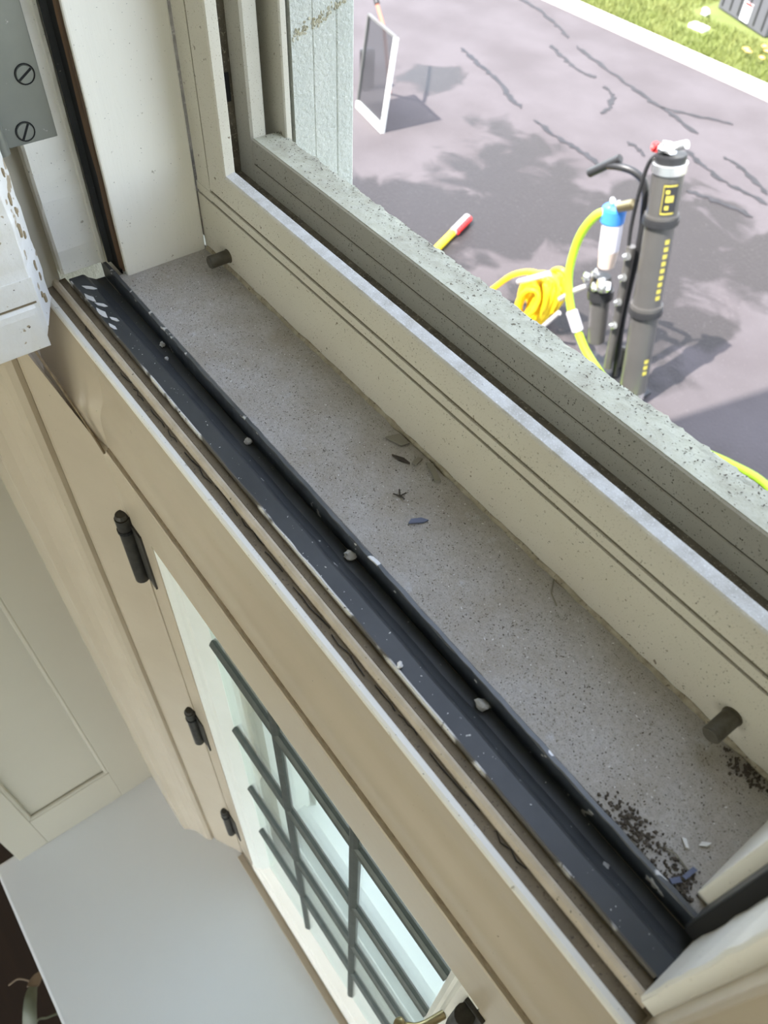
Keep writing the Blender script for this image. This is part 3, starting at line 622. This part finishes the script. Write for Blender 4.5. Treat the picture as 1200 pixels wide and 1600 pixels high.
MB().cyl(axis(1.03)+Vector((0, 0, 0)), axis(1.03)+Vector((.055, .0, .035)), .016, n=12).build('valve_outlet', 'silver', cart)
b = MB(); b.chunk(axis(1.0)+Vector((-.075, -.01, .01)), .018, .018, .018, 2); b.build('valve_knob', 'red', cart)
ax = (axis(1)-axis(0)).normalized()
def label(name, t0, t1, a0, a1, m, rr=.0632):
    e1 = Vector((0, -1, 0)); e1 = (e1-ax*e1.dot(ax)).normalized(); e2 = ax.cross(e1); b = MB(); n = 6
    rows = [[b.bm.verts.new(axis(t)+(e1*math.cos(a0+(a1-a0)*k/n)+e2*math.sin(a0+(a1-a0)*k/n))*rr) for k in range(n+1)] for t in (t0, t1)]
    for k in range(n): b.bm.faces.new((rows[0][k], rows[0][k+1], rows[1][k+1], rows[1][k]))
    return b.build(name, m, hs)
label('label_panel', .815, .925, .45, 1.45, 'blackplastic'); 
for q in ((.835, .85, .7, .95), (.862, .885, .7, 1.2), (.892, .905, .65, .9)): label('label_mark', *q, 'gold', .0640)
label('label_border', .818, .922, .49, .53, 'gold', .0638); label('label_border', .818, .824, .49, 1.35, 'gold', .0638); label('label_border', .916, .922, .49, 1.35, 'gold', .0638)
for k in range(9): label('label_lettering', .48+.028*k, .498+.028*k, 1.15, 1.5, 'gold')
for k in range(3): label('label_lettering', .14+.028*k, .158+.028*k, 1.15, 1.5, 'gold')
# cart frame and handle
MB().tube(bez([(-1.545, Y-.02, -1.327), (-1.47, Y-.02, -1.300), (-1.405, Y, -1.300), (-1.355, Y+.02, -1.335), (-1.325, Y+.03, -1.435), (-1.295, Y+.03, -1.60), (-1.26, Y+.03, -1.95), (-1.20, Y+.03, -2.26)], 6), .0155, 12).build('frame_tube', 'blackplastic', cart, smooth=True)
MB().cyl((-1.605, Y-.03, -1.385), (-1.480, Y-.01, -1.272), .019, n=14, bev=.004).build('handle_grip', 'blackplastic', cart, smooth=True)
MB().tube(bez([(-1.29, Y-.03, -1.16), (-1.33, Y-.03, -1.22), (-1.335, Y-.03, -1.34), (-1.33, Y-.02, -1.5), (-1.30, Y-.02, -1.65)], 6), .0085, 10).build('feed_tube', 'blackplastic', cart, smooth=True)
MB().cyl((-1.300, Y-.02, -1.58), (-1.225, Y-.02, -2.20), .020, n=12).build('frame_post', 'tube', cart, smooth=True)
for z in (-1.62, -1.72, -1.84, -1.96): MB().cyl((-1.30+(-1.58-z)*-.0+.10*(-1.58-z)*0+(-1.58-z)*.12, Y-.05, z), (-1.285+(-1.58-z)*.12, Y-.05, z+.012), .016, n=10).build('clamp_screw', 'silver', cart, smooth=True)
MB().box(-1.40, -1.02, Y-.10, Y+.10, GZ+.012, GZ+.030, .004).build('toe_plate', 'blackplastic', cart)
for yy in (Y-.12, Y+.12): MB().cyl((-1.22, yy-.02, GZ+.075), (-1.22, yy+.02, GZ+.075), .075, n=24, bev=.008).build('wheel', 'blackplastic', cart, smooth=True)
# filter canister
fc = MB().cyl((-1.438, Y, -1.545), (-1.420, Y, -1.665), .046, .044, n=22).build('filter_canister', 'canister', cart, smooth=True)
MB().cyl((-1.420, Y, -1.665), (-1.410, Y, -1.745), .044, .036, n=22).build('filter_sump', 'filter', fc, smooth=True)
MB().cyl((-1.444, Y, -1.545), (-1.450, Y, -1.475), .052, n=22, bev=.006).build('filter_cap', 'blue', fc, smooth=True)
MB().cyl((-1.415, Y-.02, -1.455), (-1.350, Y-.02, -1.410), .022, n=12).build('brass_fitting', 'brass', cart, smooth=True)
for dx in (0, .035): 
    b = MB(); b.chunk((-1.462+dx, Y-.01, -1.452), .014, .014, .016, int(7+dx*100)); b.build('cap_bolt', 'silver', fc)
# pump below
pb = MB().cyl((-1.392, Y, -1.90), (-1.345, Y, -2.13), .046, .042, n=20, bev=.004).build('pump_body', 'tube', cart, smooth=True)
MB().cyl((-1.400, Y, -1.865), (-1.391, Y, -1.905), .060, n=20).build('pump_flange', 'blackplastic', pb, smooth=True)
MB().cyl((-1.405, Y, -1.86), (-1.415, Y, -1.80), .054, .040, n=18).build('pump_head', 'blackplastic', pb, smooth=True)
for i, (dx, dz, r) in enumerate(((-.055, -.015, .022), (-.01, .03, .020), (.05, .0, .034), (.005, -.035, .022))):
    b = MB(); b.chunk((-1.41+dx, Y-.05, -1.80+dz), r, r*.7, r, 20+i); b.build('pump_knob', 'silver', pb)
MB().tube(bez([(-1.45, Y-.03, -1.86), (-1.52, Y-.03, -1.93), (-1.60, Y-.02, -2.03)], 5), .012, 8).build('pump_inlet', 'greygrip', pb, smooth=True)
# lime hose from the cart over the ground towards the house
hp = [(-1.452, Y-.02, -1.490), (-1.500, Y-.04, -1.525), (-1.545, Y-.05, -1.62), (-1.565, Y-.05, -1.74), (-1.557, Y-.05, -1.877), (-1.495, Y-.05, -2.02), (-1.41, Y-.05, -2.118), (-1.31, Y-.05, -2.195), (-1.12, Y-.05, -2.275), (-.95, Y-.10, -2.279), (-.72, Y-.05, -2.279), (-.50, Y+.03, -2.279), (-.30, Y+.05, -2.279), (0, Y-.1, -2.279), (.2, Y-.5, -2.279)]
hose = empty('lime_garden_hose', (-1.1, 2.5, GZ), label='lime green hose curving down from the blue filter cap to the driveway', cat='hose')
MB().tube(bez(hp, 8), .019, 12).build('hose', 'lime', hose, smooth=True)
MB().cyl((-1.495, Y-.05, -2.02), (-1.425, Y-.05, -2.10), .028, n=14, bev=.005).build('connector', 'canister', hose, smooth=True)
# yellow cable bundle
coil = empty('yellow_cable_coil', (-1.73, 2.56, GZ), label='bundle of bright yellow cable looped beside the filter cart', cat='cable')
for k in range(16):
    rn = random.Random(30+k); cx, cz = -1.745+rn.uniform(-.015, .015), -2.125; yy = 2.48+.013*k; rx, rz = .025+.085*rn.random(), .135+rn.uniform(-.03, .035)
    MB().tube([(cx+rx*math.cos(t*math.pi/14)+.25*rz*math.sin(t*math.pi/14), yy+.012*math.sin(2*t*math.pi/14+k), cz+rz*math.sin(t*math.pi/14)) for t in range(28)], .0135, 8, closed=True).build('loop', 'yellow', coil, smooth=True)
MB().tube(bez([(-1.70, 2.55, -1.99), (-1.80, 2.55, -1.99), (-1.92, 2.54, -2.07), (-2.02, 2.53, -2.20), (-2.08, 2.52, -2.286)], 6), .0145, 8).build('free_end', 'yellow', coil, smooth=True)
MB().tube(bez([(-1.84, 2.50, -2.05), (-1.75, 2.47, -1.97), (-1.66, 2.50, -1.90)], 5), .014, 8).build('tie_strap', 'greygrip', coil, smooth=True)
MB().tube(bez([(-1.67, 2.55, -2.27), (-1.64, 2.5, -2.22), (-1.55, 2.5, -2.06)], 5), .012, 8).build('plug_lead', 'greygrip', coil, smooth=True)
# yellow pole with red grip
pole = empty('yellow_pole', (-2.6, 2.6, GZ), label='yellow pole with red and grey grip lying on the driveway', cat='pole')
a = Vector((-2.20, 1.70, GZ+.022)); bb = Vector((-2.723, 2.961, GZ+.022)); dd = (bb-a).normalized(); L_ = (bb-a).length
MB().cyl(a, a+dd*(L_-.20), .021, n=14).build('shaft', 'yellow', pole, smooth=True)
MB().cyl(a+dd*(L_-.20), bb, .024, n=14, bev=.004).build('sleeve', 'greygrip', pole, smooth=True)
sdv = Vector((dd.y, -dd.x, 0)); b = MB()
for k in range(7):
    c = a+dd*(L_-.18+.026*k)+sdv*.020+Vector((0, 0, .006)); b.cyl(c-dd*.009, c+dd*.009, .018, n=10)
b.build('grip', 'red', pole, smooth=True)
# removed window pane leaning outside
lp = empty('leaning_glass_pane', (-4.11, 3.25, GZ), label='white framed glass pane leaning upright on the driveway behind the casing edge', cat='window pane')
br, bl_ = Vector((-3.912, 3.21, GZ)), Vector((-4.323, 3.295, GZ)); up = Vector((-.02, .105, .575)); 
def bar(p, q, wd, th, name, m):
    p = Vector(p); q = Vector(q); d_ = (q-p).normalized(); wv = ((br-bl_).normalized() if abs(d_.z) > .5 else up.normalized()); nv = d_.cross(wv).normalized(); b = MB(); vs = []
    for e in (p, q):
        vs.append([b.bm.verts.new(e+wv*sx*wd+nv*sy*th) for sx, sy in ((-1, -1), (1, -1), (1, 1), (-1, 1))])
    for k in range(4): b.bm.faces.new((vs[0][k], vs[0][(k+1) % 4], vs[1][(k+1) % 4], vs[1][k]))
    b.bm.faces.new(vs[0][::-1]); b.bm.faces.new(vs[1]); return b.build(name, m, lp)
z_ = up*.035
bar(bl_+z_, br+z_, .022, .012, 'bottom_rail', 'paneframe'); bar(br, br+up, .011, .012, 'stile', 'paneframe')
bar(bl_, bl_+up, .006, .010, 'stile', 'darkmetal'); bar(bl_+up, br+up, .006, .010, 'top_rail', 'darkmetal')
b = MB(); b.bm.faces.new([b.bm.verts.new(v) for v in (bl_, br, br+up, bl_+up)]); o = b.build('pane', 'hazy', lp); md = o.modifiers.new('s', 'SOLIDIFY'); md.thickness = .004
op = empty('orange_pole', (-4.4, 3.62, GZ), label='faded orange pole propping the glass pane on the driveway', cat='pole')
MB().tube([(-4.36, 3.62, GZ+.012), (-4.20, 3.42, -1.77), (-4.40, 3.45, -1.55), (-4.75, 3.50, -1.2)], .013, 10).build('shaft', 'orange', op, smooth=True)
MB().cyl((-4.30, 3.435, -1.655), (-4.325, 3.44, -1.63), .019, n=12).build('joint', 'blackplastic', op, smooth=True)
MB().box(-4.56, -4.49, 3.48, 3.58, GZ, -2.02, .02).build('foot_block', 'blackplastic', op)
# tote and litter on the lawn
tt = empty('storage_tote', (-3.75, 7.4, GZ), label='charcoal ribbed storage tote with a white label on the lawn', cat='tote')
ang = math.atan2(7.028-7.168, -3.699+4.098); rot = Matrix.Rotation(ang, 3, 'Z'); c0 = Vector((-3.76, 7.36, GZ))
def tb(name, m, x0, x1, y0, y1, z0, z1, bev=0.0, par=tt):
    b = MB(); b.box(x0, x1, y0, y1, z0, z1, bev)
    for v in b.bm.verts: v.co = c0+rot @ v.co
    return b.build(name, m, par)
tb('body', 'tote', -.36, .36, -.22, .22, 0.005, .32, .012); tb('lid', 'blackplastic', -.38, .38, -.24, .24, .32, .36, .01)
for k in range(6): tb('rib', 'blackplastic', -.31+.12*k, -.295+.12*k, -.228, -.218, .04, .26)
lb = tb('label_sticker', 'paper', -.01, .10, -.232, -.221, .03, .17); tb('label_stripe', 'red', .0, .10, -.2335, -.2315, .150, .172, par=lb)
tag(MB().box(-4.02, -3.86, 6.66, 6.75, GZ+.001, GZ+.03, .004).build('paper_litter', 'paper'), label='crumpled white paper lying flat on the grass near the kerb', cat='litter')
b = MB(); b.chunk((-4.11, 7.0, GZ+.033), .035, .035, .035, 77); tag(b.build('paper_ball', 'paper'), label='small white paper ball on the grass left of the tote', cat='litter')
for i in range(9):
    rn = random.Random(90+i); b = MB(); x, y = -3.226+rn.uniform(-.16, .22), 6.62+rn.uniform(-.12, .2)
    b.flake((x, y, GZ+.045+.02*rn.random()), [(-.03, 0), (-.012, .022), (.018, .02), (.034, 0), (.012, -.02), (-.015, -.018)], .003, rn.random()*6)
    tag(b.build('fallen_leaf', 'petal'), label='orange fallen leaf in the grass patch below the tote', cat='leaf', group='orange leaves on the lawn')

# ================================================================== SMALL DEBRIS ON THE SILL
def bit(name, m, c, pts, ang, lab, cat, th=.0006, group=None):
    b = MB(); b.flake(c, pts, th, ang); return tag(b.build(name, m), label=lab, cat=cat, group=group)
tri = [(-.006, -.002), (.004, -.003), (.007, .001), (-.001, .004)]
bit('leaf_fragment', 'flakedark', (.225, -.012, .0004), [(-.0055, -.0006), (0, -.0012), (.0055, 0), (.001, .0009)], .3, 'thin dark leaf fragment near the middle of the sill', 'leaf bit', .0010)
bit('paint_flake', 'flakeblue', (.2618, -.0309, .0004), [(-.0045, -.0012), (.003, -.0010), (.0055, .0002), (.002, .0016), (-.003, .001)], 1.0, 'blue-grey paint flake on the middle of the sill', 'paint flake', .0008)
bit('paint_flake', 'flakegrey', (.2125, -.0050, .0004), tri, .4, 'large dusty flake against the foot of the storm frame', 'paint flake', .0008)
bit('paint_flake', 'flakegrey', (.2310, -.0062, .0004), [(-.0012, -.003), (.0015, -.0025), (.001, .003), (-.0015, .0025)], .2, 'narrow dusty flake beside the dark leaf fragment', 'paint flake', .0009)
bit('paint_flake', 'flakegrey', (.2415, -.0040, .0004), [(-.007, -.001), (.006, -.0018), (.007, .0012), (-.005, .0018)], -.3, 'long dusty flake touching the frame foot right of the leaf fragment', 'paint flake', .0008)
bit('paint_flake', 'flakewhite', (.4376, -.0452, .0004), [(-.002, -.0006), (.0018, -.0004), (.0022, .0005), (-.0012, .0008)], -.5, 'left one of two white chips near the right end of the sill', 'paint flake')
bit('paint_flake', 'flakewhite', (.4422, -.0398, .0004), [(-.002, -.0007), (.001, -.0007), (.0026, .0006), (-.001, .0006)], .8, 'right one of two white chips near the right end of the sill', 'paint flake')
bit('paint_flake', 'flakeblue', (.4455, -.0524, .0004), [(-.003, -.0008), (.003, -.0009), (.0026, .0009), (-.0032, .0008)], 1.5, 'blue-grey flake at the right end of the sill by the jamb', 'paint flake', .0009)
bit('paint_flake', 'flakeblue', (.4440, -.0585, .0004), [(-.002, -.001), (.002, -.001), (.002, .001), (-.002, .001)], 1.1, 'small grey flake in the dirt beside the channel end', 'paint flake', .0009)
b = MB(); b.tube([(.434, -.0525, .0008), (.438, -.0512, .0012), (.4445, -.0520, .0008)], .00035, 6); tag(b.build('straw_bit', 'flakegrey'), label='thin pale straw lying across the right end of the sill', cat='straw')
b = MB(); b.tube([(.3240, .0005, .0006), (.3300, -.0075, .0010), (.3360, -.0100, .0006)], .0004, 6); tag(b.build('straw_bit', 'flakegrey'), label='thin curved straw near the frame foot right of centre', cat='straw')
b = MB()
for k in range(4): b.tube([(.2441, -.0277, .0006), (.2441+.0035*math.cos(k*1.3), -.0277+.0035*math.sin(k*1.3), .0016)], .0004, 5)
tag(b.build('dry_grass_tuft', 'flakedark'), label='tiny tuft of dry grass above the blue-grey flake', cat='plant bit')
for i, (x, y, s_, lab) in enumerate([(.2538, -.0652, .0030, 'largest white paint crumb in the middle of the black channel'), (.3496, -.0655, .0034, 'white paint crumb in the black channel nearest the right end'), (.1602, -.0652, .0024, 'white paint crumb in the black channel left of centre'),
        (.0611, -.0652, .0020, 'small white crumb in the channel nearest the open sash'), (.0738, -.0690, .0014, 'tiny pale crumb in the channel near the open sash'), (.3165, -.0840, .0016, 'tiny white crumb on the front edge of the black channel')]):
    b = MB(); zc = -.0108+s_*.75 if y > -.07 else (-.0105+s_*.8 if y > -.08 else -.0040+s_*.7); b.chunk((x, y, zc), s_, s_*.75, s_*.85, 100+i)
    tag(b.build('paint_crumb', 'flakewhite'), label=lab, cat='crumb')
for nm, cx, cy, sx, sy, n, lab in (('dirt_heap', .424, -.0560, .016, .005, 230, 'dark crumbly dirt along the channel lip near the right end'), ('dirt_heap', .446, -.0570, .006, .006, 150, 'dark dirt gathered in the right sill corner by the jamb'), ('dirt_heap', .4350, -.004, .012, .004, 120, 'brown dirt heaped against the frame foot right of the pin')):
    rn = random.Random(n+int(cx*1000)); b = MB()
    for k in range(n):
        r = rn.uniform(.0002, .0007); x, y = cx+rn.gauss(0, sx*.5), min(cy+rn.gauss(0, sy*.5), -.0012); y = max(y, -.0598)
        b.flake((x, y, .0001), [(-r*rn.uniform(.6, 1.8), 0), (0, -r), (r*rn.uniform(.6, 1.8), 0), (0, r*rn.uniform(.5, 1.2))], r*.6, rn.random()*6.3)
    tag(b.build(nm, 'heap'), label=lab, cat='dirt', kind='stuff')

def specks(name, m, n, seed, put, r0, r1, lab, parent=None):
    rn = random.Random(seed); b = MB()
    for k in range(n):
        c, u, v = put(rn); r = rn.uniform(r0, r1); a = rn.random()*6.3; el = rn.uniform(1, 2.6)
        e1 = u*math.cos(a)+v*math.sin(a); e2 = v*math.cos(a)-u*math.sin(a); nn = u.cross(v).normalized()*(r*.5)
        q = [b.bm.verts.new(c+e1*r*el*rn.uniform(.7, 1.2)), b.bm.verts.new(c+e2*r), b.bm.verts.new(c-e1*r*el), b.bm.verts.new(c-e2*r)]; t = b.bm.verts.new(c+nn)
        for i in range(4): b.bm.faces.new((q[i], q[(i+1) % 4], t))
    return tag(b.build(name, m, parent), label=lab, kind='stuff')
VX, VY, VZ = Vector((1, 0, 0)), Vector((0, 1, 0)), Vector((0, 0, 1))
def on_sill(rn):
    y = -.002-.056*rn.random()
    return Vector((rn.uniform(.004, .447), y, .0002)), VX, VY
for nm, m_, n_, sd0, ra, rb, lb_ in (('dark_grit', 'heap', 2600, 1, .00010, .00030, 'fine dark grit scattered over the dusty sill'), ('pale_grit', 'flakewhite', 420, 2, .00010, .00034, 'fine pale grit scattered over the dusty sill'), ('grey_grit', 'flakegrey', 1500, 3, .00012, .00036, 'fine grey grit scattered over the dusty sill')):
    o = specks(nm, m_, n_, sd0, on_sill, ra, rb, lb_); o['category'] = 'grit'
def on_front(rn):
    z = .002+.060*rn.random()**.8
    y = .0006 if z < .046 else .0010+(z-.0485)*.118-.0003
    return Vector((rn.uniform(.004, .447), y, z)), VX, VZ
specks('dirt_specks', 'heap', 1500, 4, on_front, .00008, .00026, 'fine dirt specks', sf)
def on_outer(rn): return Vector((rn.uniform(-.01, .45), .0477, .0275+.027*rn.random())), VX, VZ
specks('dirt_specks', 'heap', 900, 5, on_outer, .0001, .00034, 'fine dirt specks', sf)
def on_outtop(rn): return Vector((rn.uniform(-.01, .45), .0500+.017*rn.random()**.6, .0562)), VX, VY
specks('dirt_specks', 'heap', 900, 6, on_outtop, .0001, .00045, 'fine dirt specks', sf)
def on_channel(rn): return Vector((rn.uniform(-.01, .45), -.0770-.0085*rn.random(), -.0039)), VX, VY
specks('pale_specks', 'flakewhite', 70, 7, on_channel, .0001, .00032, 'pale paint specks', ch)
